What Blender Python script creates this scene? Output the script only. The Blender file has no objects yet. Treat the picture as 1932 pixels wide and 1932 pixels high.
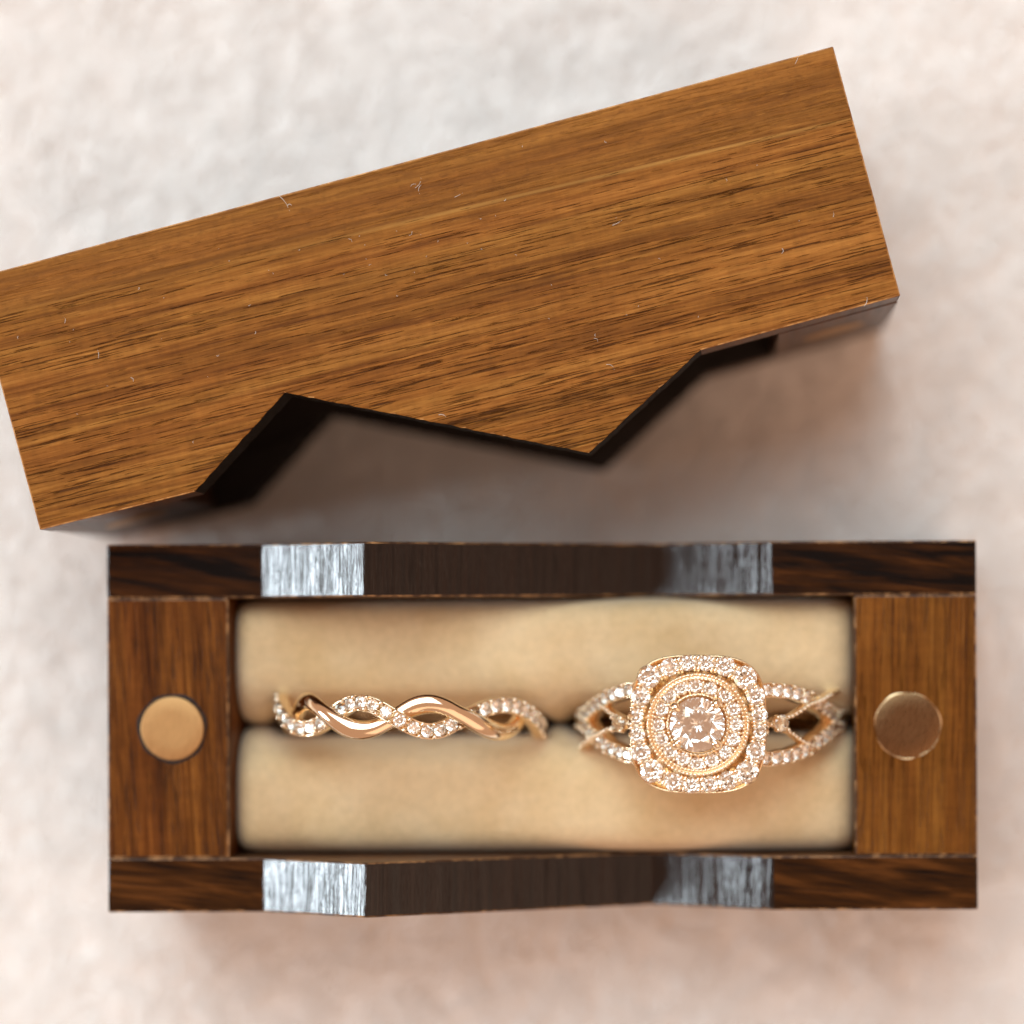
import bpy, bmesh, math, random
import numpy as np
from mathutils import Vector, Matrix, Quaternion

random.seed(7)
rng = np.random.default_rng(11)
R = math.radians
MM = 0.001                      # everything is laid out in millimetres
scene = bpy.context.scene
COL = scene.collection

# ------------------------------------------------------------------ camera
H = 247.0                       # lens height above the cloth, mm
FPX = 5881.0                    # focal length in pixels of a 1932 px wide frame
NX, NY = 1380.0, 1170.0         # point straight below the lens, same pixels
cam_d = bpy.data.cameras.new('camera')
cam = bpy.data.objects.new('camera', cam_d)
COL.objects.link(cam)
scene.camera = cam
cam.location = (0, 0, H * MM)
cam_d.sensor_width = 36
cam_d.lens = 36 * FPX / 1932
cam_d.shift_x = -(NX - 966) / 1932
cam_d.shift_y = (NY - 966) / 1932
cam_d.clip_start = 0.005
cam_d.clip_end = 20
cam_d.dof.use_dof = True
cam_d.dof.focus_distance = (H - 26.2) * MM
cam_d.dof.aperture_fstop = 9.5
cam_d.dof.aperture_blades = 9

# ------------------------------------------------------------------ world and lamps
world = bpy.data.worlds.new('World')
scene.world = world
world.use_nodes = True
bg = world.node_tree.nodes['Background']
bg.inputs['Color'].default_value = (1.0, 0.59, 0.395, 1)
bg.inputs['Strength'].default_value = 0.56


def area(name, az, el, dist, sx, sy, power, color):
    d = bpy.data.lights.new(name, 'AREA')
    d.shape = 'RECTANGLE'
    d.size, d.size_y = sx, sy
    d.energy = power
    d.color = color
    o = bpy.data.objects.new(name, d)
    COL.objects.link(o)
    a, e = R(az), R(el)
    o.location = Vector((math.cos(a) * math.cos(e), math.sin(a) * math.cos(e), math.sin(e))) * dist
    o.rotation_euler = (-o.location).to_track_quat('-Z', 'Y').to_euler()
    return o


area('soft_window', 110, 55, 1.0, 0.8, 0.8, 9.4, (0.67, 0.90, 1.0))
area('warm_room_light', -50, 48, 1.0, 1.0, 1.0, 2.6, (1.0, 0.74, 0.55))
area('side_window', 183.5, 17.5, 0.9, 0.18, 0.18, 4.4, (0.80, 0.92, 1.0))

# ------------------------------------------------------------------ render settings
scene.render.engine = 'CYCLES'
cy = scene.cycles
cy.use_denoising = True
cy.max_bounces = 12
cy.transmission_bounces = 12
cy.use_adaptive_sampling = True
cy.adaptive_threshold = 0.02
cy.glossy_bounces = 8
cy.diffuse_bounces = 5
cy.sample_clamp_indirect = 6
cy.blur_glossy = 0.3
vs = scene.view_settings
vs.view_transform = 'Standard'
vs.look = 'None'
vs.exposure = 0.0
vs.gamma = 1.0


# ================================================================== helpers
def px(x, y, z):
    """a point seen at pixel x, y of the 1932 px frame, at height z, in mm"""
    s = (H - z) / FPX
    return Vector(((x - NX) * s, -(y - NY) * s, z))


def link(name, me, mats, parent=None, smooth=False):
    o = bpy.data.objects.new(name, me)
    COL.objects.link(o)
    if mats is not None:
        for m in (mats if isinstance(mats, (list, tuple)) else [mats]):
            me.materials.append(m)
    if parent is not None:
        o.parent = parent
    if smooth:
        me.polygons.foreach_set('use_smooth', [True] * len(me.polygons))
    return o


def from_bm(name, bm, mats, parent=None, smooth=False):
    bmesh.ops.scale(bm, vec=(MM, MM, MM), verts=bm.verts)
    me = bpy.data.meshes.new(name)
    bm.to_mesh(me)
    bm.free()
    return link(name, me, mats, parent, smooth)


def from_np(name, V, F, mats, parent=None, smooth=True):
    me = bpy.data.meshes.new(name)
    me.from_pydata((np.asarray(V, float) * MM).tolist(), [], [list(map(int, f)) for f in F])
    me.update()
    return link(name, me, mats, parent, smooth)


def empty(name, loc_mm, label, cat, rot=(0, 0, 0)):
    o = bpy.data.objects.new(name, None)
    COL.objects.link(o)
    o.empty_display_size = 0.005
    o.location = Vector(loc_mm) * MM
    o.rotation_euler = rot
    o['label'] = label
    o['category'] = cat
    return o


def box(bm, lo, hi):
    r = bmesh.ops.create_cube(bm, size=1)
    for v in r['verts']:
        for k in range(3):
            v.co[k] = lo[k] if v.co[k] < 0 else hi[k]
    return r['verts']


def bevel(bm, w, seg=2):
    ed = [e for e in bm.edges if len(e.link_faces) == 2 and e.calc_face_angle(0) > 0.2]
    bmesh.ops.bevel(bm, geom=ed, offset=w, segments=seg, profile=0.6, affect='EDGES', clamp_overlap=True)


def prism(poly, axis_lo, axis_hi, swap=False):
    """polygon in the first two local axes, extruded along the third"""
    bm = bmesh.new()
    a = [bm.verts.new((p[0], p[1], axis_lo)) for p in poly]
    b = [bm.verts.new((p[0], p[1], axis_hi)) for p in poly]
    n = len(poly)
    bm.faces.new(a[::-1])
    bm.faces.new(b)
    for i in range(n):
        j = (i + 1) % n
        bm.faces.new((a[i], a[j], b[j], b[i]))
    bmesh.ops.recalc_face_normals(bm, faces=bm.faces)
    return bm


# ---- shared unit meshes for gems and beads
def gem_mesh():
    bm = bmesh.new()
    for k in range(8):
        a = 2 * math.pi * k / 8
        bm.verts.new((0.56 * math.cos(a), 0.56 * math.sin(a), 0.30))
        b = a + math.pi / 8
        bm.verts.new((0.785 * math.cos(b), 0.785 * math.sin(b), 0.185))
        bm.verts.new((0.40 * math.cos(b), 0.40 * math.sin(b), -0.545))
    for k in range(32):
        a = 2 * math.pi * k / 32
        bm.verts.new((math.cos(a), math.sin(a), 0.0))
        bm.verts.new((math.cos(a), math.sin(a), -0.05))
    bm.verts.new((0, 0, -0.88))
    bmesh.ops.convex_hull(bm, input=bm.verts)
    bmesh.ops.dissolve_limit(bm, angle_limit=0.02, verts=bm.verts, edges=bm.edges)
    bmesh.ops.scale(bm, vec=(0.5 * MM,) * 3, verts=bm.verts)   # unit diameter 1 mm
    me = bpy.data.meshes.new('diamond')
    bm.to_mesh(me)
    bm.free()
    return me


_bm = bmesh.new()
bmesh.ops.create_icosphere(_bm, subdivisions=2, radius=1)
_bm.verts.ensure_lookup_table()
SPH_V = np.array([v.co[:] for v in _bm.verts])
SPH_F = np.array([[v.index for v in f.verts] for f in _bm.faces])
_bm.free()


class Beads:
    """small grains collected into one mesh"""
    def __init__(self):
        self.V, self.F, self.n = [], [], 0

    def add(self, c, r, axes=None, sc=(1, 1, 1)):
        P = SPH_V * (np.array(sc) * r)
        if axes is not None:
            P = P @ np.array([list(a) for a in axes])
        self.V.append(P + np.array(list(c)))
        self.F.append(SPH_F + self.n)
        self.n += len(SPH_V)

    def build(self, name, mat, parent):
        return from_np(name, np.concatenate(self.V), np.concatenate(self.F), mat, parent, True)


def frame_quat(n, t):
    n = Vector(n).normalized()
    t = (Vector(t) - n * n.dot(Vector(t))).normalized()
    b = n.cross(t)
    return Matrix((t, b, n)).transposed().to_quaternion()


# ================================================================== materials
def new_mat(name):
    m = bpy.data.materials.new(name)
    m.use_nodes = True
    nt = m.node_tree
    b = nt.nodes['Principled BSDF']
    return m, nt, b


def N(nt, typ, **kw):
    n = nt.nodes.new(typ)
    for k, v in kw.items():
        if k in n.inputs:
            n.inputs[k].default_value = v
        else:
            setattr(n, k, v)
    return n


def coords(nt, scale, rot=(0, 0, 0), loc=(0, 0, 0)):
    """object coordinates in mm, rotated then stretched"""
    tc = N(nt, 'ShaderNodeTexCoord')
    a = N(nt, 'ShaderNodeMapping')
    a.inputs['Scale'].default_value = (1000, 1000, 1000)
    a.inputs['Rotation'].default_value = rot
    nt.links.new(tc.outputs['Object'], a.inputs['Vector'])
    b = N(nt, 'ShaderNodeMapping')
    b.inputs['Scale'].default_value = scale
    b.inputs['Location'].default_value = loc
    nt.links.new(a.outputs[0], b.inputs['Vector'])
    return b.outputs[0]


def noise(nt, vec, scale, detail=3, rough=0.5, dist=0.0):
    n = N(nt, 'ShaderNodeTexNoise')
    n.inputs['Scale'].default_value = scale
    n.inputs['Detail'].default_value = detail
    n.inputs['Roughness'].default_value = rough
    n.inputs['Distortion'].default_value = dist
    nt.links.new(vec, n.inputs['Vector'])
    return n.outputs['Fac']


def ramp(nt, fac, stops):
    r = N(nt, 'ShaderNodeValToRGB')
    el = r.color_ramp.elements
    while len(el) < len(stops):
        el.new(0.5)
    for e, (p, c) in zip(el, stops):
        e.position = p
        e.color = c if len(c) == 4 else (*c, 1)
    nt.links.new(fac, r.inputs['Fac'])
    return r.outputs['Color']


def g(v):
    return (v, v, v, 1)


def mix(nt, fac, a, b, mode='MIX'):
    m = N(nt, 'ShaderNodeMix', data_type='RGBA', blend_type=mode)
    for sock, v in ((m.inputs[0], fac), (m.inputs[6], a), (m.inputs[7], b)):
        if isinstance(v, (int, float)):
            sock.default_value = v
        elif isinstance(v, tuple):
            sock.default_value = v if len(v) == 4 else (*v, 1)
        else:
            nt.links.new(v, sock)
    return m.outputs[2]


def math_(nt, op, a, b=None):
    m = N(nt, 'ShaderNodeMath', operation=op)
    for s, v in ((m.inputs[0], a), (m.inputs[1], b)):
        if v is None:
            continue
        if isinstance(v, (int, float)):
            s.default_value = v
        else:
            nt.links.new(v, s)
    return m.outputs[0]


def bump(nt, bsdf, h, strength, dist_mm, normal=None):
    b = N(nt, 'ShaderNodeBump')
    b.inputs['Strength'].default_value = strength
    b.inputs['Distance'].default_value = dist_mm * MM
    nt.links.new(h, b.inputs['Height'])
    if normal is not None:
        nt.links.new(normal, b.inputs['Normal'])
    nt.links.new(b.outputs[0], bsdf.inputs['Normal'])
    return b.outputs[0]


def wood(name, dark, mid, light, pore, along='x', rot=0.0, rough=0.42, spec=0.4,
         pores=1.0, band=0.30, seed=0.0, coat=0.0, smooth_band=False):
    m, nt, b = new_mat(name)
    L = 0.045

    def st(k):
        return {'x': (k, 1, 1), 'y': (1, k, 1), 'z': (1, 1, k)}[along]
    rr = (0, 0, rot)
    lo = (seed, seed * 1.7, seed * 0.6)
    v1 = coords(nt, st(0.022), rr, lo)
    v2 = coords(nt, st(L), rr, lo)
    v3 = coords(nt, st(0.03), rr, lo)
    v4 = coords(nt, {'x': (1.0, 0.35, 0.5), 'y': (0.35, 1.0, 0.5), 'z': (.5, .35, 1.0)}[along], rr, lo)
    nb = noise(nt, v1, band, 4, 0.55, 0.15)
    nf = noise(nt, v2, 3.0, 8, 0.68, 0.12)
    v0 = coords(nt, st(0.010), rr, lo)
    nd = noise(nt, v0, 2.0, 5, 0.66, 0.2)
    hue = noise(nt, v1, 0.55, 3, 0.5, 0.3)
    s = math_(nt, 'ADD', math_(nt, 'MULTIPLY', nb, 0.42), math_(nt, 'MULTIPLY', nf, 0.58))
    c = ramp(nt, s, [(0.36, dark), (0.49, mid), (0.64, light)])
    # dark late-wood streaks that run a long way
    c = mix(nt, ramp(nt, hue, [(0.40, g(0)), (0.62, g(0.8))]), c, mix(nt, 1.0, c, (1.04, 0.94, 0.97), 'MULTIPLY'))
    streak = ramp(nt, nd, [(0.50, g(0)), (0.64, g(1))])
    c = mix(nt, math_(nt, 'MULTIPLY', streak, 0.72), c, mix(nt, 1.0, c, (0.47, 0.39, 0.34), 'MULTIPLY'))
    # cross-grain flecks
    fl = noise(nt, v4, 1.6, 3, 0.6)
    c = mix(nt, 0.30, c, ramp(nt, fl, [(0.30, g(0.6)), (0.70, g(1.3))]), 'MULTIPLY')
    # open pores: short dark dashes in clusters
    np_ = noise(nt, v3, 8.5, 3, 0.6, 0.1)
    cl = noise(nt, v1, 0.75, 2, 0.5)
    pr = math_(nt, 'ADD', np_, math_(nt, 'MULTIPLY', math_(nt, 'SUBTRACT', cl, 0.5), 0.32))
    pm = ramp(nt, pr, [(0.585, g(0)), (0.66, g(1))])
    if smooth_band:
        # a calmer strip of grain near the top edge, parted from the rest by a pale line
        tcn = N(nt, 'ShaderNodeTexCoord')
        sx = N(nt, 'ShaderNodeSeparateXYZ')
        nt.links.new(tcn.outputs['Object'], sx.inputs[0])
        e = math_(nt, 'ADD', math_(nt, 'ADD', math_(nt, 'MULTIPLY', sx.outputs['Y'], 1000),
                                   math_(nt, 'MULTIPLY', sx.outputs['X'], 36)),
                  math_(nt, 'MULTIPLY', math_(nt, 'SUBTRACT', nb, 0.5), 0.9))
        e = math_(nt, 'MULTIPLY', math_(nt, 'SUBTRACT', e, 14.4), 0.5)
        inband = ramp(nt, e, [(0.48, g(0)), (0.53, g(1))])
        line = ramp(nt, e, [(0.38, g(0)), (0.47, g(1)), (0.51, g(1)), (0.55, g(0))])
        ln = math_(nt, 'MULTIPLY', line, ramp(nt, noise(nt, v1, 1.0, 2), [(0.35, g(0)), (0.6, g(1))]))
        v6 = coords(nt, (0.35, 1, 1), rr, (5, 3, 0))
        sp = ramp(nt, noise(nt, v6, 2.6, 4, 0.7, 0.4), [(0.50, g(0)), (0.68, g(1))])
        c = mix(nt, inband, c, mix(nt, math_(nt, 'MULTIPLY', sp, 0.4), mix(nt, 0.35, c, (0.25, 0.10, 0.020)), (0.10, 0.034, 0.008)))
        c = mix(nt, math_(nt, 'MULTIPLY', ln, 0.55), c, (0.55, 0.29, 0.075))
        pm = mix(nt, math_(nt, 'MULTIPLY', inband, 0.75), pm, (0.0, 0.0, 0.0))
    c = mix(nt, math_(nt, 'MULTIPLY', pm, 0.72 * pores), c, pore)
    # pale fibres
    v5 = coords(nt, st(0.05), rr, (lo[0] + 31, lo[1], lo[2] + 9))
    pf = ramp(nt, noise(nt, v5, 5.0, 3, 0.6), [(0.64, g(0)), (0.74, g(1))])
    c = mix(nt, math_(nt, 'MULTIPLY', pf, 0.35), c, tuple(min(1, x * 1.5) for x in light[:3]))
    nt.links.new(c, b.inputs['Base Color'])
    rg = math_(nt, 'ADD', math_(nt, 'MULTIPLY', nf, 0.25), rough - 0.12)
    nt.links.new(rg, b.inputs['Roughness'])
    b.inputs['Specular IOR Level'].default_value = spec
    b.inputs['Coat Weight'].default_value = coat
    b.inputs['Coat Roughness'].default_value = 0.15
    h = math_(nt, 'SUBTRACT', math_(nt, 'MULTIPLY', nf, 0.5), pm)
    bump(nt, b, h, 0.9, 0.10)
    return m


M = {}
M['lid_wood'] = wood('lid_wood', (0.122, 0.041, 0.007), (0.246, 0.094, 0.016), (0.41, 0.182, 0.038),
                     (0.040, 0.012, 0.004), 'x', R(1.2), 0.5, 0.08, 1.0, smooth_band=True)
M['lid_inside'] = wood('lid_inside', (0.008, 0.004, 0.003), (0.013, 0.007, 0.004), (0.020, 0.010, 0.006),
                       (0.012, 0.006, 0.003), 'x', 0, 0.5, 0.3, 1.0, seed=9)  # near-black: shade of the hollow insides put into the wood colour
M['lid_end'] = wood('lid_end', (0.05, 0.018, 0.006), (0.09, 0.036, 0.012), (0.14, 0.06, 0.02),
                    (0.02, 0.008, 0.003), 'z', 0, 0.42, 0.35, 0.9, seed=3, coat=0.12)
M['block_left'] = wood('block_left', (0.030, 0.009, 0.002), (0.115, 0.036, 0.006), (0.23, 0.082, 0.014),
                       (0.014, 0.004, 0.001), 'y', R(-3), 0.4, 0.07, 0.9, 0.5, seed=5)
M['block_right'] = wood('block_right', (0.105, 0.036, 0.006), (0.165, 0.060, 0.009), (0.24, 0.096, 0.016),
                        (0.055, 0.020, 0.004), 'y', R(1), 0.36, 0.08, 0.55, 0.35, seed=14)
M['wall_wood'] = wood('wall_wood', (0.05, 0.017, 0.004), (0.12, 0.045, 0.012), (0.21, 0.09, 0.026),
                      (0.016, 0.006, 0.002), 'x', R(2), 0.4, 0.4, 1.0, 0.5, seed=21)


def rim_wood(name, patch, seed, lo, hi):
    """level rim of a side wall: charred by the cut, brown wood showing through in patches"""
    m, nt, b = new_mat(name)
    v = coords(nt, (0.10, 0.8, 0.5), (0, 0, R(9)), (seed, seed, 0))
    v2 = coords(nt, (0.05, 1, 1), (0, 0, R(4)), (seed, 2 * seed, 0))
    p = noise(nt, v, 0.75, 4, 0.6, 0.6)
    f = noise(nt, v2, 3.2, 6, 0.65, 0.3)
    s = math_(nt, 'ADD', math_(nt, 'MULTIPLY', p, 0.65), math_(nt, 'MULTIPLY', f, 0.35))
    c = ramp(nt, s, [(lo, (0.006, 0.003, 0.002)), ((lo + hi) / 2, tuple(x * 0.35 for x in patch)), (hi, patch)])
    nt.links.new(c, b.inputs['Base Color'])
    b.inputs['Roughness'].default_value = 0.35
    b.inputs['Specular IOR Level'].default_value = 0.05
    bump(nt, b, f, 0.6, 0.06)
    return m


M['rim_top'] = rim_wood('rim_top', (0.105, 0.034, 0.008), 2.3, 0.46, 0.68)
M['rim_bottom'] = rim_wood('rim_bottom', (0.120, 0.040, 0.009), 6.1, 0.38, 0.64)


def sawn():
    """charred, lacquered saw cut across the grain: ridges across the wall, crackled"""
    m, nt, b = new_mat('sawn_cut')
    v = coords(nt, (1, 0.03, 0.5), (0, 0, R(1.0)))
    vv = coords(nt, (1.6, 0.55, 1.0))
    r1 = noise(nt, v, 1.1, 3, 0.55, 0.5)
    r2 = noise(nt, v, 3.6, 3, 0.6, 0.8)
    vo = noise(nt, vv, 1.5, 4, 0.65, 0.8)
    cr = ramp(nt, math_(nt, 'ABSOLUTE', math_(nt, 'SUBTRACT', vo, 0.5)), [(0.0, g(0)), (0.035, g(1))])
    gv = ramp(nt, math_(nt, 'ABSOLUTE', math_(nt, 'SUBTRACT', r2, 0.5)), [(0.0, g(0)), (0.06, g(1))])
    c = mix(nt, ramp(nt, r2, [(0.35, g(0)), (0.65, g(1))]), (0.004, 0.002, 0.002), (0.014, 0.006, 0.004))
    nt.links.new(c, b.inputs['Base Color'])
    b.inputs['Roughness'].default_value = 0.15
    b.inputs['Specular IOR Level'].default_value = 0.25
    b.inputs['IOR'].default_value = 1.5
    b.inputs['Coat Weight'].default_value = 0.4
    b.inputs['Coat IOR'].default_value = 1.55
    b.inputs['Coat Roughness'].default_value = 0.13
    h = math_(nt, 'ADD', math_(nt, 'ADD', math_(nt, 'MULTIPLY', r1, 0.40), math_(nt, 'MULTIPLY', gv, 0.30)),
              math_(nt, 'MULTIPLY', cr, 0.08))
    n = bump(nt, b, h, 0.26, 0.08)
    nt.links.new(n, b.inputs['Coat Normal'])
    return m


M['sawn'] = sawn()


def worn(name, a, b_, lo_, hi_):  # pale edges: wear, with the highlights on the bevels painted in
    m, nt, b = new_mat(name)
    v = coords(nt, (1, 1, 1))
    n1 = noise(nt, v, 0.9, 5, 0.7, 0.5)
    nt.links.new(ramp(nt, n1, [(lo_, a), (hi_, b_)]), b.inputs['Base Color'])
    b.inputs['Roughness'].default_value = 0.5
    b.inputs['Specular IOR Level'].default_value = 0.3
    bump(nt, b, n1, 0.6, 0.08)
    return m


M['worn_glint_box'] = worn('worn_glint_box_edge', (0.05, 0.018, 0.005), (0.42, 0.22, 0.09), 0.46, 0.68)
M['worn_glint_lid'] = worn('worn_glint_lid_edge', (0.22, 0.08, 0.014), (0.62, 0.32, 0.11), 0.40, 0.66)


m, nt, b = new_mat('charred_cut')
v = coords(nt, (1, 1, 0.2))
n1 = noise(nt, v, 3, 4, 0.6)
nt.links.new(ramp(nt, n1, [(0.3, (0.004, 0.003, 0.002)), (0.7, (0.012, 0.008, 0.006))]), b.inputs['Base Color'])
b.inputs['Roughness'].default_value = 0.7
b.inputs['Specular IOR Level'].default_value = 0.2
bump(nt, b, n1, 0.6, 0.06)
M['char'] = m


def metal(name, col, rough, scratch=0.0):
    m, nt, b = new_mat(name)
    b.inputs['Base Color'].default_value = (*col, 1)
    b.inputs['Metallic'].default_value = 1
    b.inputs['Roughness'].default_value = rough
    if scratch:
        v = coords(nt, (1, 0.25, 1), (0, 0, R(20)))
        n = noise(nt, v, 5, 5, 0.7, 0.3)
        nt.links.new(math_(nt, 'ADD', math_(nt, 'MULTIPLY', n, scratch), rough - scratch * 0.5), b.inputs['Roughness'])
        nt.links.new(ramp(nt, n, [(0.3, tuple(x * 0.8 for x in col)), (0.7, col)]), b.inputs['Base Color'])
        bump(nt, b, n, 0.25, 0.03)
    return m


M['gold'] = metal('rose_gold', (0.955, 0.785, 0.57), 0.09)
M['gold_fine'] = metal('rose_gold_grains', (0.965, 0.825, 0.64), 0.14)
M['gold_seat'] = metal('rose_gold_seat', (0.955, 0.70, 0.43), 0.2)
M['magnet'] = metal('copper_magnet', (0.55, 0.31, 0.13), 0.5, 0.3)
M['magnet_dark'] = metal('dark_magnet', (0.21, 0.115, 0.055), 0.28, 0.2)  # right disc: a darker brown than the left one
M['magnet_rim'] = metal('magnet_rim', (0.85, 0.62, 0.36), 0.28)

m, nt, b = new_mat('diamond')
nt.nodes.remove(b)
gl = N(nt, 'ShaderNodeBsdfGlass')
gl.inputs['IOR'].default_value = 2.42
gl.inputs['Roughness'].default_value = 0.0
gl.inputs['Color'].default_value = (1, 0.99, 0.97, 1)
nt.links.new(gl.outputs[0], nt.nodes['Material Output'].inputs['Surface'])
M['diamond'] = m

m, nt, b = new_mat('cushion_suede')
v = coords(nt, (1, 1, 1))
n1 = noise(nt, v, 0.16, 3, 0.5, 0.4)
n2 = noise(nt, v, 9, 4, 0.7)
c = ramp(nt, n1, [(0.30, (0.62, 0.43, 0.225)), (0.70, (0.71, 0.535, 0.325))])
c = mix(nt, 0.35, c, ramp(nt, n2, [(0.3, g(0.8)), (0.7, g(1.15))]), 'MULTIPLY')
c = mix(nt, 0.5, c, ramp(nt, noise(nt, v, 1.5, 4, 0.65), [(0.3, g(0.84)), (0.7, g(1.12))]), 'MULTIPLY')
nt.links.new(c, b.inputs['Base Color'])
b.inputs['Roughness'].default_value = 0.95
b.inputs['Specular IOR Level'].default_value = 0.1
b.inputs['Sheen Weight'].default_value = 0.35
b.inputs['Sheen Roughness'].default_value = 0.5
bump(nt, b, math_(nt, 'ADD', n2, math_(nt, 'MULTIPLY', noise(nt, v, 1.2, 3, .6), 1.5)), 0.5, 0.12)
M['cushion'] = m


def fleece(name, col, fine):
    m, nt, b = new_mat(name)
    v = coords(nt, (1, 1, 1))
    n1 = noise(nt, v, 0.10, 4, 0.6, 0.5)
    n2 = noise(nt, v, 0.9, 4, 0.65, 0.3)
    c = ramp(nt, math_(nt, 'ADD', math_(nt, 'MULTIPLY', n1, 0.1), math_(nt, 'MULTIPLY', n2, 0.9)),
             [(0.34, tuple(x * y for x, y in zip(col, (0.985, 0.965, 0.955)))), (0.62, col)])
    nt.links.new(c, b.inputs['Base Color'])
    b.inputs['Roughness'].default_value = 1.0
    b.inputs['Specular IOR Level'].default_value = 0.05
    if fine:
        bump(nt, b, n2, 0.5, 0.25)
    return m


M['fleece'] = fleece('fleece', (0.90, 0.86, 0.83), True)
M['fleece_fibre'] = fleece('fleece_fibre', (0.93, 0.895, 0.865), False)
m, nt, b = new_mat('lint')
b.inputs['Base Color'].default_value = (0.62, 0.57, 0.51, 1)
b.inputs['Roughness'].default_value = 0.8
M['lint'] = m


# ================================================================== the blanket
def vnoise(x, y, f, seed):
    """smooth value noise on numpy arrays"""
    r = np.random.default_rng(seed)
    T = r.random((256, 256))
    X, Y = x * f, y * f
    i, j = np.floor(X).astype(int), np.floor(Y).astype(int)
    u, w = X - i, Y - j
    u, w = u * u * (3 - 2 * u), w * w * (3 - 2 * w)
    a = lambda p, q: T[(i + p) % 256, (j + q) % 256]
    return (a(0, 0) * (1 - u) + a(1, 0) * u) * (1 - w) + (a(0, 1) * (1 - u) + a(1, 1) * u) * w


def cloth_z(x, y):
    z = (vnoise(x, y, 0.045, 1) - 0.5) * 0.4 + (vnoise(x, y, 0.25, 2) - 0.5) * 0.08 \
        + (vnoise(x, y, 0.6, 3) - 0.5) * 0.08
    return z - 0.9


n = 440
half = 220.0
t = np.linspace(-1, 1, n)
t = np.sign(t) * (0.45 * np.abs(t) + 0.55 * np.abs(t) ** 2.6) * half
gx, gy = np.meshgrid(t, t, indexing='ij')
gz = cloth_z(gx, gy)
V = np.stack([gx, gy, gz], -1).reshape(-1, 3)
idx = np.arange(n * n).reshape(n, n)
F = np.stack([idx[:-1, :-1], idx[1:, :-1], idx[1:, 1:], idx[:-1, 1:]], -1).reshape(-1, 4)
blanket = from_np('fleece_blanket', V, F, M['fleece'], None, True)
blanket['kind'] = 'structure'
blanket['label'] = 'off-white fleece blanket spread out under the ring box'
blanket['category'] = 'blanket'

# pile: short curved fibres, lying in wandering tufts
nf = 110000
fx = rng.uniform(-68, 68, nf)
fy = rng.uniform(-62, 66, nf)
ang = R(-105) + (vnoise(fx, fy, 0.09, 5) - 0.5) * 1.2 + (vnoise(fx, fy, 0.6, 6) - 0.5) * 1.6 + rng.normal(0, 0.55, nf)
leng = rng.uniform(1.0, 2.6, nf)
rise = rng.uniform(0.2, 0.7, nf) * (0.7 + 0.6 * vnoise(fx, fy, 0.7, 8))
wid = rng.uniform(0.045, 0.09, nf)
base = np.stack([fx, fy, cloth_z(fx, fy) - 0.05], -1)
d = np.stack([np.cos(ang), np.sin(ang), np.zeros(nf)], -1)
sd = np.stack([-np.sin(ang), np.cos(ang), np.zeros(nf)], -1)
bend = rng.normal(0, 0.25, nf)
rows = []
for k, (tt, hh, ww) in enumerate([(0, 0, 1), (0.4, 0.75, 0.9), (0.75, 1.0, 0.7), (1.0, 0.85, 0.25)]):
    p = base + d * (leng * tt)[:, None] + sd * (bend * tt * tt * leng)[:, None]
    p[:, 2] += rise * hh
    rows.append(p - sd * (wid * ww)[:, None])
    rows.append(p + sd * (wid * ww)[:, None])
FV = np.stack(rows, 1).reshape(-1, 3) * MM
k8 = (np.arange(nf) * 8)[:, None]
FF = np.concatenate([k8 + np.array([[0, 1, 3, 2]]), k8 + np.array([[2, 3, 5, 4]]), k8 + np.array([[4, 5, 7, 6]])], 0)
me = bpy.data.meshes.new('fleece_pile')
me.vertices.add(len(FV))
me.vertices.foreach_set('co', FV.ravel())
me.loops.add(FF.size)
me.loops.foreach_set('vertex_index', FF.ravel().astype(np.int32))
me.polygons.add(len(FF))
me.polygons.foreach_set('loop_start', (np.arange(len(FF)) * 4).astype(np.int32))
me.update(calc_edges=True)
me.validate()
pile = link('fleece_pile', me, M['fleece_fibre'], None, True)
pile['kind'] = 'stuff'
pile['label'] = 'soft off-white pile of the fleece blanket'
pile['category'] = 'fleece pile'

# ================================================================== ring box base
LX, WY, ZR = 63.4, 26.85, 20.0         # length, width, level rim height
TW, TE = 3.95, 8.9                    # wall and end block thickness
PROF = [(0, 0), (11.35, 0), (19.5, 4.85), (39.4, -4.7), (48.6, 0), (63.4, 0)]

c = px(1029.5, 1371.0, ZR)
base_o = empty('ring_box', (c.x, c.y, -0.75), 'open dark walnut ring box holding two rings on a tan cushion',
               'ring box', (0, R(-0.9), R(0.28)))
BZ = 0.75                             # local z of the cloth; the tilted box sinks into the pile


def rough_line(pts, step, amp, seed, only_slopes=True):
    """break the sloping cuts into short uneven facets"""
    r = random.Random(seed)
    out = []
    for (xa, ya), (xb, yb) in zip(pts[:-1], pts[1:]):
        out.append((xa, ya))
        if only_slopes and abs(yb - ya) < 1:
            continue
        L_ = math.hypot(xb - xa, yb - ya)
        nx_, ny_ = -(yb - ya) / L_, (xb - xa) / L_
        n_ = int(L_ / step)
        for k in range(1, n_):
            t_ = (k + r.uniform(-0.25, 0.25)) / n_
            d_ = r.uniform(-amp, amp)
            out.append((xa + (xb - xa) * t_ + nx_ * d_, ya + (yb - ya) * t_ + ny_ * d_))
    out.append(pts[-1])
    return out


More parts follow.
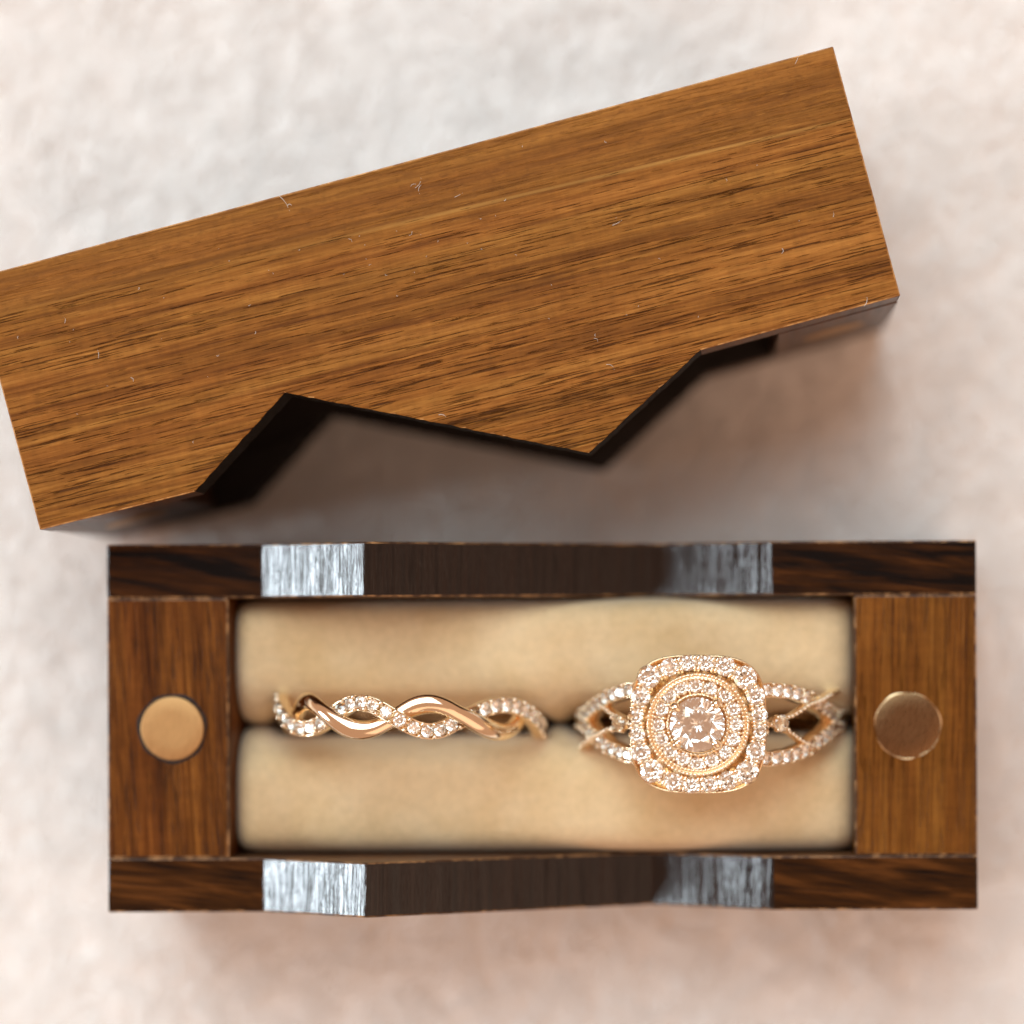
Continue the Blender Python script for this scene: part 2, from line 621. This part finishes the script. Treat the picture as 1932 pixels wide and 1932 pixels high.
def side_wall(y0, y1, rim):
    poly = [(-LX / 2, 0), (LX / 2, 0)] + [(x - LX / 2, ZR + BZ + z) for x, z in rough_line(PROF, 0.38, 0.007, 5 if y0 > 0 else 8)[::-1]]
    bm = prism(poly, 0, y1 - y0)
    # prism runs in x, y then extrudes along z: turn it so the profile stands up
    for v in bm.verts:
        x, y, z = v.co
        v.co = (x, y0 + z, y)
    bmesh.ops.reverse_faces(bm, faces=bm.faces)
    bm.normal_update()
    bevel(bm, 0.14, 2)
    bm.normal_update()
    for f in bm.faces:
        nz, nx = f.normal.z, f.normal.x
        cz = f.calc_center_median().z
        f.material_index = 0
        if nz > 0.55 and cz > 10:
            f.material_index = 2 if abs(nx) > 0.2 else 1
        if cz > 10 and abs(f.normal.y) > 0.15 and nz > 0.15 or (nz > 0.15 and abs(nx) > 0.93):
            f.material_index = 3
    return from_bm('side_wall', bm, [M['wall_wood'], rim, M['sawn'], M['worn_glint_box']], base_o)


w_top = side_wall(WY / 2 - TW, WY / 2, M['rim_top'])
w_bot = side_wall(-WY / 2, -WY / 2 + TW, M['rim_bottom'])
for s, mt in ((-1, 'block_left'), (1, 'block_right')):
    bm = bmesh.new()
    x0, x1 = (-LX / 2, -LX / 2 + TE) if s < 0 else (LX / 2 - TE, LX / 2)
    box(bm, (x0, -WY / 2 + TW, 0), (x1, WY / 2 - TW, ZR + BZ - 0.04))
    bevel(bm, 0.16, 2)
    bm.normal_update()
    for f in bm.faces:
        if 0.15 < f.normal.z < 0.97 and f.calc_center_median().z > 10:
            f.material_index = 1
    blk = from_bm('end_block', bm, [M[mt], M['worn_glint_box']], base_o)
    # magnet: a worn copper coloured disc let into the block
    mx, my = (-26.95, -0.02) if s < 0 else (26.68, -0.05)
    r0 = 2.34 if s < 0 else 2.40
    bm = bmesh.new()
    rr = [(0.001, 0.0), (r0 * 0.5, 0.0), (r0 - 0.10, 0.0), (r0 - 0.03, -0.02), (r0, -0.08), (r0, -1.5)]
    seg = 64
    rings = []
    for (q, z) in rr:
        rings.append([bm.verts.new((q * math.cos(2 * math.pi * k / seg), q * math.sin(2 * math.pi * k / seg), z)) for k in range(seg)])
    for a, b2 in zip(rings[:-1], rings[1:]):
        for k in range(seg):
            bm.faces.new((a[k], b2[k], b2[(k + 1) % seg], a[(k + 1) % seg]))
    bmesh.ops.remove_doubles(bm, verts=bm.verts, dist=0.005)
    bmesh.ops.recalc_face_normals(bm, faces=bm.faces)
    mg = from_bm('magnet', bm, M['magnet' if s < 0 else 'magnet_dark'], base_o, True)
    if s > 0:
        mg['label'] = 'dark brown magnet disc'
    mg.location = Vector((mx, my, ZR + BZ + (0.10 if s < 0 else 0.02))) * MM
    mg.rotation_euler = (R(1.0), R(-2.5), 0) if s < 0 else (R(0.5), R(0.8), 0)
    # dark glue line round the magnet
    V, Fq = [], []
    for k in range(seg):
        a = 2 * math.pi * k / seg
        wob = 0.05 * math.sin(3 * a + s) + 0.05 * math.sin(7 * a) + (0.24 if s < 0 else 0.03 + 0.04 * math.sin(a - 0.6))
        for q, z in ((r0 - 0.03, 0.0), (r0 + wob * 0.5, 0.035), (r0 + wob, -0.03)):
            V.append((mx + q * math.cos(a), my + q * math.sin(a), ZR + BZ - 0.02 + z))
    for k in range(seg):
        j = (k + 1) % seg
        for e in range(2):
            Fq.append((k * 3 + e, k * 3 + e + 1, j * 3 + e + 1, j * 3 + e))
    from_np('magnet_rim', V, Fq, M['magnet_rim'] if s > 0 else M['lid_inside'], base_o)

bm = bmesh.new()
box(bm, (-LX / 2 + TE, -WY / 2 + TW, 0.1), (LX / 2 - TE, WY / 2 - TW, 3.0))
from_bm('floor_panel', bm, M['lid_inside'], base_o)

# cushion: two soft rolls side by side
CL = (LX - 2 * TE) / 2                # half length
RINGS_X = (-10.3, 12.0)                # where the rings press in, local x


def roll(sy):
    nu, nv = 180, 72
    V = []
    hw, hh, zc = 4.76, 7.0, 11.2 + BZ
    for i in range(nu + 1):
        u = -1 + 2 * i / nu
        u = math.copysign(1 - (1 - abs(u)) ** 1.8, u)
        e = max(0.0, 1 - abs(u) ** 44) ** (1 / 2.0)
        e = 0.02 + 0.98 * e
        x = u * (CL + 0.22)
        for j in range(nv):
            a = 2 * math.pi * j / nv
            ca, sa = math.cos(a), math.sin(a)
            p = 2 / (5.0 if ca * sy > 0 else 2.3)
            yy = math.copysign(abs(ca) ** p, ca) * hw * (0.8 + 0.2 * e)
            zz = math.copysign(abs(sa) ** p, sa) * hh * (0.55 + 0.45 * e)
            zz += 0.15 * math.sin(x * 0.23 + sy) + 0.06 * math.sin(x * 0.61 + 2 * sy)
            y = sy * 4.68 + yy
            # give way where a ring is pushed in
            if y * sy < 2.6:
                for rx in RINGS_X:
                    dxx = abs(x - rx)
                    push = 1.0 / (1 + math.exp((dxx - 10.3) * 3.0))
                    y += sy * push * 0.9 * max(0, (2.6 - y * sy) / 2.6)
            V.append((x, y, zc + zz))
    Fq = []
    for i in range(nu):
        for j in range(nv):
            k = (j + 1) % nv
            Fq.append((i * nv + j, i * nv + k, (i + 1) * nv + k, (i + 1) * nv + j))
    Fq.append(tuple(range(nv))[::-1])
    Fq.append(tuple(nu * nv + j for j in range(nv)))
    o = from_np('cushion', V, Fq, M['cushion'], base_o)
    bm = bmesh.new()
    bm.from_mesh(o.data)
    bmesh.ops.recalc_face_normals(bm, faces=bm.faces)
    bm.to_mesh(o.data)
    bm.free()
    return o


roll(1)
roll(-1)

# ================================================================== ring box lid, lying on its long side
LH = 18.4
c = px(75, 1000, WY)
lid_o = empty('lid', (c.x, c.y, 0), 'walnut lid with zigzag edge lying on its side above the open box',
              'lid', (0, 0, R(15.1)))
LPROF = [(0, 0), (11.3, -0.25), (19.25, 4.85), (38.85, -4.87), (48.4, 0.1), (63, 0.15)]


def lid_wall(z0, z1):
    poly = rough_line(LPROF, 0.42, 0.035, int(z0) + 3) + [(63, LH), (0, LH)]
    bm = prism(poly, z0, z1)
    bevel(bm, 0.10, 2)
    bm.normal_update()
    for f in bm.faces:
        f.material_index = 0
        cc = f.calc_center_median()
        if f.normal.y < -0.45 and cc.y < 6:
            f.material_index = 2 if abs(f.normal.x) > 0.2 else 1
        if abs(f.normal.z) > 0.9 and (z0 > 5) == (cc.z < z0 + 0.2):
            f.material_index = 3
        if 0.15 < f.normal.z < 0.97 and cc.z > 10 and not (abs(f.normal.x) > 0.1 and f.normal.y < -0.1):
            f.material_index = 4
    return from_bm('side_wall', bm, [M['lid_wood'], M['lid_end'], M['char'], M['lid_inside'], M['worn_glint_lid']], lid_o)


lid_wall(WY - TW, WY)
lid_wall(0, TW)
for x0, x1 in ((0, TE), (63 - TE, 63)):
    bm = bmesh.new()
    box(bm, (x0, 0.06, TW), (x1, LH, WY - TW))
    bevel(bm, 0.10, 2)
    from_bm('end_block', bm, M['lid_end'], lid_o)
bm = bmesh.new()
box(bm, (TE, LH - 4, TW), (63 - TE, LH, WY - TW))
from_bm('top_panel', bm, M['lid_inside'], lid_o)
for x in (4.5, 58.5):
    bm = bmesh.new()
    bmesh.ops.create_cone(bm, cap_ends=True, segments=40, radius1=2.4, radius2=2.4, depth=1.2)
    o = from_bm('magnet', bm, M['magnet'], lid_o)
    o.location = Vector((x, 0.62, WY / 2)) * MM
    o.rotation_euler = (R(90), 0, 0)

# ================================================================== rings
GEM = gem_mesh()
GEM.materials.append(M['diamond'])


def gem(parent, pos, nrm, dia, tan=(1, 0, 0), spin=None, name='diamond'):
    o = bpy.data.objects.new(name, GEM)
    COL.objects.link(o)
    o.parent = parent
    o.location = Vector(pos) * MM
    q = frame_quat(nrm, tan)
    q = q @ Quaternion((0, 0, 1), random.uniform(0, 6.28) if spin is None else spin)
    q = Quaternion((random.gauss(0, 1), random.gauss(0, 1), 0.01), random.gauss(0, R(5))) @ q
    o.rotation_mode = 'QUATERNION'
    o.rotation_quaternion = q
    o.scale = (dia, dia, dia)
    return o


def tube(name, path, normals, hw, ht, mat, parent, closed=False, flat=2.0, seg=20):
    """sweep of a superellipse: hw half width across, ht half thickness along the normal"""
    P = [Vector(p) for p in path]
    n = len(P)
    V, Fq = [], []
    for i in range(n):
        if closed:
            tg = P[(i + 1) % n] - P[i - 1]
        else:
            tg = P[min(i + 1, n - 1)] - P[max(i - 1, 0)]
        tg.normalize()
        nn = Vector(normals[i])
        nn = (nn - tg * nn.dot(tg)).normalized()
        bb = tg.cross(nn)
        w = hw[i] if hasattr(hw, '__len__') else hw
        h = ht[i] if hasattr(ht, '__len__') else ht
        for k in range(seg):
            a = 2 * math.pi * k / seg
            ca, sa = math.cos(a), math.sin(a)
            p = 2 / flat
            V.append(P[i] + bb * (w * math.copysign(abs(ca) ** p, ca)) + nn * (h * math.copysign(abs(sa) ** p, sa)))
    m = n if closed else n - 1
    for i in range(m):
        a, b2 = i * seg, ((i + 1) % n) * seg
        for k in range(seg):
            j = (k + 1) % seg
            Fq.append((a + k, a + j, b2 + j, b2 + k))
    if not closed:
        Fq.append(tuple(range(seg)))
        Fq.append(tuple((n - 1) * seg + k for k in range(seg))[::-1])
    return from_np(name, [tuple(v) for v in V], Fq, mat, parent)


def channel(name, path, normals, w, h, mat, parent, closed=False, lip=0.10, floor=-0.6):
    """sweep of an open U so that stones sit in a trough"""
    sec = [(-w * 0.8, -h), (w * 0.8, -h), (w, -h * 0.6), (w, h * 0.75), (w - lip * 0.3, h), (w - lip, h * 0.9),
           (w - lip * 1.5, h * 0.3), (w - lip * 2.2, h * floor), (-w + lip * 2.2, h * floor), (-w + lip * 1.5, h * 0.3),
           (-w + lip, h * 0.9), (-w + lip * 0.3, h), (-w, h * 0.75), (-w, -h * 0.6)]
    P = [Vector(p) for p in path]
    n, seg = len(P), len(sec)
    V, Fq = [], []
    for i in range(n):
        tg = (P[(i + 1) % n] - P[i - 1]) if closed else (P[min(i + 1, n - 1)] - P[max(i - 1, 0)])
        tg.normalize()
        nn = Vector(normals[i])
        nn = (nn - tg * nn.dot(tg)).normalized()
        bb = tg.cross(nn)
        for (u, v) in sec:
            V.append(tuple(P[i] + bb * u + nn * v))
    for i in range(n if closed else n - 1):
        a, b2 = i * seg, ((i + 1) % n) * seg
        for k in range(seg):
            j = (k + 1) % seg
            Fq.append((a + k, a + j, b2 + j, b2 + k))
    if not closed:
        Fq.append(tuple(range(seg)))
        Fq.append(tuple((n - 1) * seg + k for k in range(seg))[::-1])
    return from_np(name, V, Fq, mat, parent)


def bend(x, y, phi_deg, r):
    a = R(phi_deg)
    return Vector((x + r * math.sin(a), y, r * math.cos(a)))


def rad(phi_deg):
    a = R(phi_deg)
    return Vector((math.sin(a), 0, math.cos(a)))


# ---- twisted band -------------------------------------------------
ZC = 15.4
c = Vector((px(775, 1357, ZC).x, px(775, 1357, 22.0).y, 0))
band_o = empty('twisted_ring', (c.x, c.y, ZC), 'thin rose gold band of twisted plain and diamond strands in the cushion slot',
               'ring', (R(-1.5), 0, R(-1.0)))
RB, AMP, DEL = 9.45, 0.98, 0.34
PER = 60.0


def strand(phi, sgn):
    w = phi
    if 25 < phi < 145:
        w = 25 + (phi - 25) * 0.75
    elif phi >= 145:
        w = 115 + (phi - 145) * (65 / 35)
    y = sgn * AMP * math.cos(2 * math.pi * (w - 14) / PER)
    r = RB + sgn * DEL * math.cos(2 * math.pi * (w - 29) / PER)
    if sgn > 0:                      # the plain strand slips under the other one past the sides
        k = 1 / (1 + math.exp(-(abs(phi - 2) - 64) / 4.0))
        y *= 1 - 0.75 * k
        r -= 0.35 * k
    return bend(0, y, phi, r)


phis = [-180 + 360 * k / 360 for k in range(360)]
wv = [0.64 + 0.06 * math.cos(2 * 2 * math.pi * (p - 10) / PER) for p in phis]
tube('polished_strand', [strand(p, 1) for p in phis], [rad(p) for p in phis], wv, 0.46, M['gold'], band_o, True, 2.0, 28)
pave = channel('diamond_strand', [strand(p, -1) for p in phis], [rad(p) for p in phis], 0.58, 0.42, M['gold'], band_o, True)
beads = Beads()
p = -93.0
step = 5.55
prev = None
while p <= 93:
    pos = strand(p, -1)
    nx_ = strand(p + 0.5, -1) - strand(p - 0.5, -1)
    tg = nx_.normalized()
    nn = rad(p)
    nn = (nn - tg * nn.dot(tg)).normalized()
    gem(pave, pos + nn * 0.34, nn, 0.90, tg)
    q = p + step / 2
    pos2 = strand(q, -1)
    tg2 = (strand(q + 0.5, -1) - strand(q - 0.5, -1)).normalized()
    n2 = rad(q)
    n2 = (n2 - tg2 * n2.dot(tg2)).normalized()
    b2 = tg2.cross(n2)
    for s in (-1, 1):
        beads.add(pos2 + b2 * (s * 0.43) + n2 * 0.45, 0.185, (tg2, b2, n2), (0.9, 1, 1.1))
    p += step
beads.build('prong_beads', M['gold_fine'], pave)

# ---- halo ring -----------------------------------------------------
c = px(1340, 1361, 22.0)
ZH = 14.3
halo_o = empty('halo_ring', (c.x, c.y, ZH), 'rose gold ring with round diamond in a cushion-shaped double halo',
               'ring', (R(1.0), R(-1.2), R(-0.5)))
RS = 9.45


def smooth_curve(pts, ph):
    """catmull-like interpolation of y over angle"""
    for (a, ya), (b2, yb) in zip(pts[:-1], pts[1:]):
        if a <= ph <= b2:
            t = (ph - a) / (b2 - a)
            t = t * t * (3 - 2 * t) * 0.5 + t * 0.5
            return ya + (yb - ya) * t
    return pts[0][1] if ph < pts[0][0] else pts[-1][1]


PA = [(14, 2.2), (27, 2.5), (36, 2.35), (46, 1.95), (57, 1.15), (70, 0.32), (82, 0.15), (95, 0.55)]
ML = [(30, -0.1), (36, 0.1), (43, 0.45), (52, 1.05), (62, 1.65), (78, 2.3), (90, 2.3)]
MB = [(24, -0.25), (30, 0.1), (36, 0.55), (47, 1.50), (60, 2.05), (78, 2.35), (90, 2.2)]

# plain shank round the back
lo = [95 + 170 * k / 120 for k in range(121)]
tube('shank', [bend(0, 0, q, RS) for q in lo], [rad(q) for q in lo], 1.15, 0.75, M['gold'], halo_o, False, 2.6, 24)

for side in (1, -1):
    for sgn in (1, -1):
        # pave strand
        qs = [14 + 81 * k / 90 for k in range(91)]
        path = [bend(0, sgn * smooth_curve(PA, q), side * q, RS - 0.10 + (0.08 if sgn * side > 0 else 0)) for q in qs]
        nr = [rad(side * q) for q in qs]
        st = channel('diamond_strand', path, nr, 0.54, 0.55, M['gold'], halo_o, False, 0.10, -0.1)
        bd = Beads()
        acc, last = 0.0, None
        pts = []
        for i, pth in enumerate(path):
            if last is not None:
                acc += (pth - last).length
            last = pth
            pts.append(acc)
        d0, dd = 1.9, 0.84
        k = 0
        while d0 + k * dd < pts[-1]:
            for half_step in (0, 1):
                ds = d0 + (k + 0.5 * half_step) * dd
                i = next((ii for ii, a in enumerate(pts) if a >= ds), len(pts) - 2)
                i = min(max(i, 1), len(path) - 2)
                f = (ds - pts[i - 1]) / max(1e-6, pts[i] - pts[i - 1])
                pos = path[i - 1].lerp(path[i], min(1, max(0, f)))
                tg = (path[i + 1] - path[i - 1]).normalized()
                nn = nr[i] - tg * nr[i].dot(tg)
                nn.normalize()
                bb = tg.cross(nn)
                if half_step == 0:
                    gem(st, pos + nn * 0.52, nn, 0.82, tg)
                else:
                    for s in (-1, 1):
                        bd.add(pos + bb * (s * 0.42) + nn * 0.57, 0.15, (tg, bb, nn), (1.0, 0.95, 1.2))
            k += 1
        bd.build('prong_beads', M['gold_fine'], st)
        # milgrain wire crossing the pave strand
        qs = [22 + 68 * k / 110 for k in range(111)]
        over = 0.62 if sgn * side > 0 else 0.05
        path = [bend(0, sgn * smooth_curve(MB if side > 0 else ML, q), side * q,
                     RS - 0.05 + over * math.exp(-((q - 50) / 17) ** 2)) for q in qs]
        nr = [rad(side * q) for q in qs]
        if sgn * side < 0:
            path, nr = path[:52], nr[:52]
        wr = tube('milgrain_wire', path, nr, 0.14, 0.40, M['gold'], halo_o, False, 2.4, 14)
        bd = Beads()
        acc, last = 0.0, path[0]
        for i, pth in enumerate(path):
            acc += (pth - last).length
            last = pth
            if acc > 0.27:
                acc = 0
                bd.add(pth + nr[i] * 0.46, 0.16)
        bd.build('milgrain_grains', M['gold_fine'], wr)
    # side stone in a half collar next to the halo
    q = 31.0 if side > 0 else -38.5
    ps = bend(0, 0.1 * side, q, RS + 0.85)
    so = tube('side_setting', [ps + rad(q) * -1.6, ps + rad(q) * -0.5], [Vector((0, 1, 0))] * 2, [0.30, 0.52], [0.30, 0.52],
              M['gold'], halo_o, False, 2.0, 24)
    gem(so, ps + rad(q) * 0.10, rad(q), 1.22, (0, 1, 0))
    bd = Beads()
    tq = Vector((math.cos(R(q)), 0, -math.sin(R(q))))
    for s1 in (-1, 1):
        for s2 in (-1, 1):
            bd.add(ps + Vector((0, 1, 0)) * (0.46 * s1) + tq * (0.46 * s2) + rad(q) * 0.12, 0.18, (Vector((0, 1, 0)), tq, rad(q)), (1, 1, 2.0))
    bd.build('prong_beads', M['gold_fine'], so)

# halo head; local origin at the ring centre, top plane at ZT
ZT = 10.65
HX, HY = -0.62, 0.04


def sup(a, n):
    ca, sa = abs(math.cos(a)), abs(math.sin(a))
    return (ca ** n + sa ** n) ** (-1 / n)


SEG = 128


def ring_stack(name, rows, mat, parent, cap=True):
    """rows: (radius, exponent, z)"""
    V, Fq = [], []
    for (r, ex, z) in rows:
        for k in range(SEG):
            a = 2 * math.pi * k / SEG
            q = r * (sup(a, ex) if ex else 1.0)
            V.append((HX + q * math.cos(a), HY + q * math.sin(a) * (1.015 if ex else 1), ZT + z))
    for i in range(len(rows) - 1):
        for k in range(SEG):
            j = (k + 1) % SEG
            Fq.append((i * SEG + k, i * SEG + j, (i + 1) * SEG + j, (i + 1) * SEG + k))
    if cap:
        Fq.append(tuple(range(SEG))[::-1])
        Fq.append(tuple((len(rows) - 1) * SEG + k for k in range(SEG)))
    return from_np(name, V, Fq, mat, parent)


EX = 3.3
head = ring_stack('halo_setting', [
    (3.2, EX, -2.6), (4.2, EX, -1.9), (4.70, EX, -1.15), (4.86, EX, -0.75), (4.88, EX, -0.52), (4.85, EX, -0.44),
    (4.79, EX, -0.42), (4.73, EX, -0.50), (4.62, EX, -0.80), (4.35, EX, -1.10), (4.12, 0, -0.75), (3.88, 0, -0.40), (3.72, 0, -0.28),
    (3.66, 0, 0.0), (3.60, 0, 0.06), (3.54, 0, 0.06), (3.50, 0, -0.02), (3.42, 0, -0.04), (3.36, 0, 0.02),
    (3.28, 0, 0.02), (3.22, 0, -0.05), (3.17, 0, -0.45), (2.95, 0, -0.85), (2.52, 0, -0.85), (2.30, 0, -0.45), (2.26, 0, -0.02),
    (2.16, 0, 0.08), (2.06, 0, 0.02), (1.98, 0, -0.25), (1.85, 0, -1.0), (1.2, 0, -1.9)], M['gold_seat'], halo_o)

# positions read off the head: corner stones, side stones, inner ring (0.1 mm of the head's own grid)
OUT = [(565, 225, 1.46), (705, 160, 1.14), (830, 128, 1.05), (955, 128, 1.05), (1085, 150, 1.25), (1222, 225, 1.46),
       (1292, 345, 1.18), (1318, 478, 1.05), (1328, 590, 1.05), (1300, 725, 1.25), (1240, 868, 1.46), (1108, 925, 1.20),
       (985, 950, 1.05), (862, 958, 1.05), (737, 935, 1.14), (592, 865, 1.46), (518, 742, 1.18), (488, 617, 1.05),
       (480, 497, 1.05), (515, 362, 1.16)]
INN = [(790, 300), (885, 284), (985, 306), (1088, 352), (1143, 442), (1162, 545), (1146, 645), (1092, 735),
       (1000, 792), (900, 815), (803, 785), (715, 735), (655, 652), (632, 555), (655, 447), (710, 355)]
K = 1 / 3.578 / 26.55 * 1.0


def hp(u, v, z):
    return Vector((HX + (u - 905) * K, HY - (v - 545) * K, ZT + z))


mil = Beads()
prb = Beads()
no = len(OUT)
for i, (u, v, dia) in enumerate(OUT):
    gem(head, hp(u, v, -0.36), (0.05 * (u - 905) / 400, -0.05 * (v - 545) / 400, 1), dia * 1.13)
    u2, v2, d2 = OUT[(i + 1) % no]
    a, b2 = hp(u, v, 0), hp(u2, v2, 0)
    f = dia / (dia + d2)
    mpt = a.lerp(b2, f)
    ax = (b2 - a).normalized()
    out = ax.cross(Vector((0, 0, 1)))
    if out.dot(mpt - hp(905, 545, 0)) < 0:
        out = -out
    for s, so_ in ((0.36, 1), (-0.38, -1)):
        for t_ in (-0.14, 0.14):
            cpos = mpt + out * s + ax * t_
            prb.add((cpos.x, cpos.y, ZT - 0.20), 0.175, (out, ax, Vector((0, 0, 1))), (1.35, 0.85, 1.1))
    # thin bar between neighbours
    prb.add((mpt.x, mpt.y, ZT - 0.44), 0.1, (out, ax, Vector((0, 0, 1))), (4.0, 0.75, 1.0))
ni = len(INN)
for i, (u, v) in enumerate(INN):
    gem(head, hp(u, v, -0.29), (0, 0, 1), 0.98)
    u2, v2 = INN[(i + 1) % ni]
    mpt = hp((u + u2) / 2, (v + v2) / 2, 0)
    ax = (hp(u2, v2, 0) - hp(u, v, 0)).normalized()
    out = (mpt - hp(905, 545, 0)).normalized()
    for s in (0.33, -0.30):
        prb.add((mpt.x + out.x * s, mpt.y + out.y * s, ZT - 0.18), 0.14, (out, ax, Vector((0, 0, 1))), (1.5, 0.9, 1.1))
    prb.add((mpt.x, mpt.y, ZT - 0.36), 0.09, (out, ax, Vector((0, 0, 1))), (3.6, 0.7, 1.0))
prb.build('prong_beads', M['gold_fine'], head)
for r, z, n_, br in ((3.57, 0.07, 78, 0.125), (3.28, 0.03, 72, 0.115), (2.14, 0.08, 46, 0.12)):
    for k in range(n_):
        a = 2 * math.pi * k / n_
        mil.add((HX + r * math.cos(a), HY + r * math.sin(a), ZT + z), br * random.uniform(0.9, 1.08))
mil.build('milgrain_grains', M['gold_fine'], head)

# centre stone and its four claws
cs = hp(902, 545, 0.42)
gem(halo_o, cs, (0.02, 0.02, 1), 3.92, (1, 0, 0), R(11), 'centre_diamond')
for (u, v) in ((757, 428), (1027, 402), (1032, 672), (765, 675)):
    tip = hp(u, v, 0)
    out = Vector((tip.x - cs.x, tip.y - cs.y, 0)).normalized()
    pts = [tip + out * 0.30 + Vector((0, 0, -0.5)), tip + out * 0.26 + Vector((0, 0, 0.2)), tip + out * 0.18 + Vector((0, 0, 0.65)),
           tip + out * 0.02 + Vector((0, 0, 0.90)), tip - out * 0.16 + Vector((0, 0, 0.93)), tip - out * 0.28 + Vector((0, 0, 0.86))]
    tube('prong', pts, [Vector((-out.y, out.x, 0))] * 6, [0.24, 0.28, 0.32, 0.34, 0.30, 0.14], [0.24, 0.28, 0.32, 0.34, 0.30, 0.14],
         M['gold'], halo_o, False, 2.0, 16)

# ================================================================== lint on the wood
V, Fq = [], []


def fibre(pts, r):
    P = [Vector(p) for p in pts]
    n0 = len(V)
    for i, p in enumerate(P):
        tg = (P[min(i + 1, len(P) - 1)] - P[max(i - 1, 0)]).normalized()
        s = tg.cross(Vector((0, 0, 1)))
        s = s.normalized() if s.length > 1e-6 else Vector((1, 0, 0))
        u = s.cross(tg)
        for k in range(4):
            a = math.pi / 2 * k
            V.append(tuple(p + (s * math.cos(a) + u * math.sin(a)) * r))
    for i in range(len(P) - 1):
        for k in range(4):
            j = (k + 1) % 4
            Fq.append((n0 + i * 4 + k, n0 + i * 4 + j, n0 + i * 4 + 4 + j, n0 + i * 4 + 4 + k))
    Fq.append((n0 + 3, n0 + 2, n0 + 1, n0))
    e = n0 + 4 * len(P) - 4
    Fq.append((e, e + 1, e + 2, e + 3))


def curl(x, y, z, length, ang0, turn, r=0.022):
    p = px(x, y, z)
    pts = []
    a = ang0
    for i in range(9):
        pts.append(p + Vector((0, 0, 0.03 + 0.05 * math.sin(i * 0.7))))
        p = p + Vector((math.cos(a), math.sin(a), 0)) * length / 8
        a += turn / 8
    fibre(pts, r * 0.75)


LZ = WY
for x, y, L_, a, tn, r in ((527, 370, 1.3, R(-40), R(-35), .022), (550, 388, 0.5, R(120), R(200), .03), (1144, 688, 0.75, R(10), R(-95), .02),
                        (783, 355, 0.9, R(30), R(70), .02), (795, 349, 0.7, R(-140), R(90), .02), (775, 352, 0.6, R(60), R(-120), .018),
                        (1155, 425, 0.8, R(15), R(30), .025), (828, 783, 0.55, R(20), R(-80), .035), (1630, 578, 0.7, R(45), R(60), .03),
                        (186, 676, 0.6, R(80), R(40), .022), (122, 610, 0.5, R(60), R(80), .02), (1500, 121, 0.7, R(60), R(20), .02),
                        (858, 372, 0.6, R(20), R(20), .02), (1572, 410, 0.4, R(70), R(40), .02)):
    curl(x, y, LZ, L_, a, tn, r)
for _ in range(55):
    u, v = random.uniform(1, 62), random.uniform(0.5, 17.6)
    if random.random() < 0.45:
        v = 13.5 + random.gauss(0, 1.6)
        u = random.gauss(24, 9)
    lim = np.interp(u, [q[0] for q in LPROF], [q[1] for q in LPROF])
    if v < lim + 0.4 or v > 18 or u < 0.5 or u > 62.5:
        continue
    p = Vector((c.x, c.y, 0))
    o = px(75, 1000, WY)
    ca, sa = math.cos(R(15.1)), math.sin(R(15.1))
    wx, wy = o.x + u * ca - v * sa, o.y + u * sa + v * ca
    a = random.uniform(0, 6.28)
    L_ = random.choice((0.03, 0.04, 0.06, 0.1, 0.2))
    q = Vector((wx, wy, LZ + 0.03))
    fibre([q, q + Vector((math.cos(a), math.sin(a), 0.2)) * L_, q + Vector((math.cos(a + .6), math.sin(a + .6), 0.1)) * L_ * 1.8], random.uniform(0.010, 0.020))
lint = from_np('lint', V, Fq, M['lint'], None)
lint['kind'] = 'stuff'
lint['label'] = 'tiny pale lint fibres and dust on the wooden lid'
lint['category'] = 'lint'
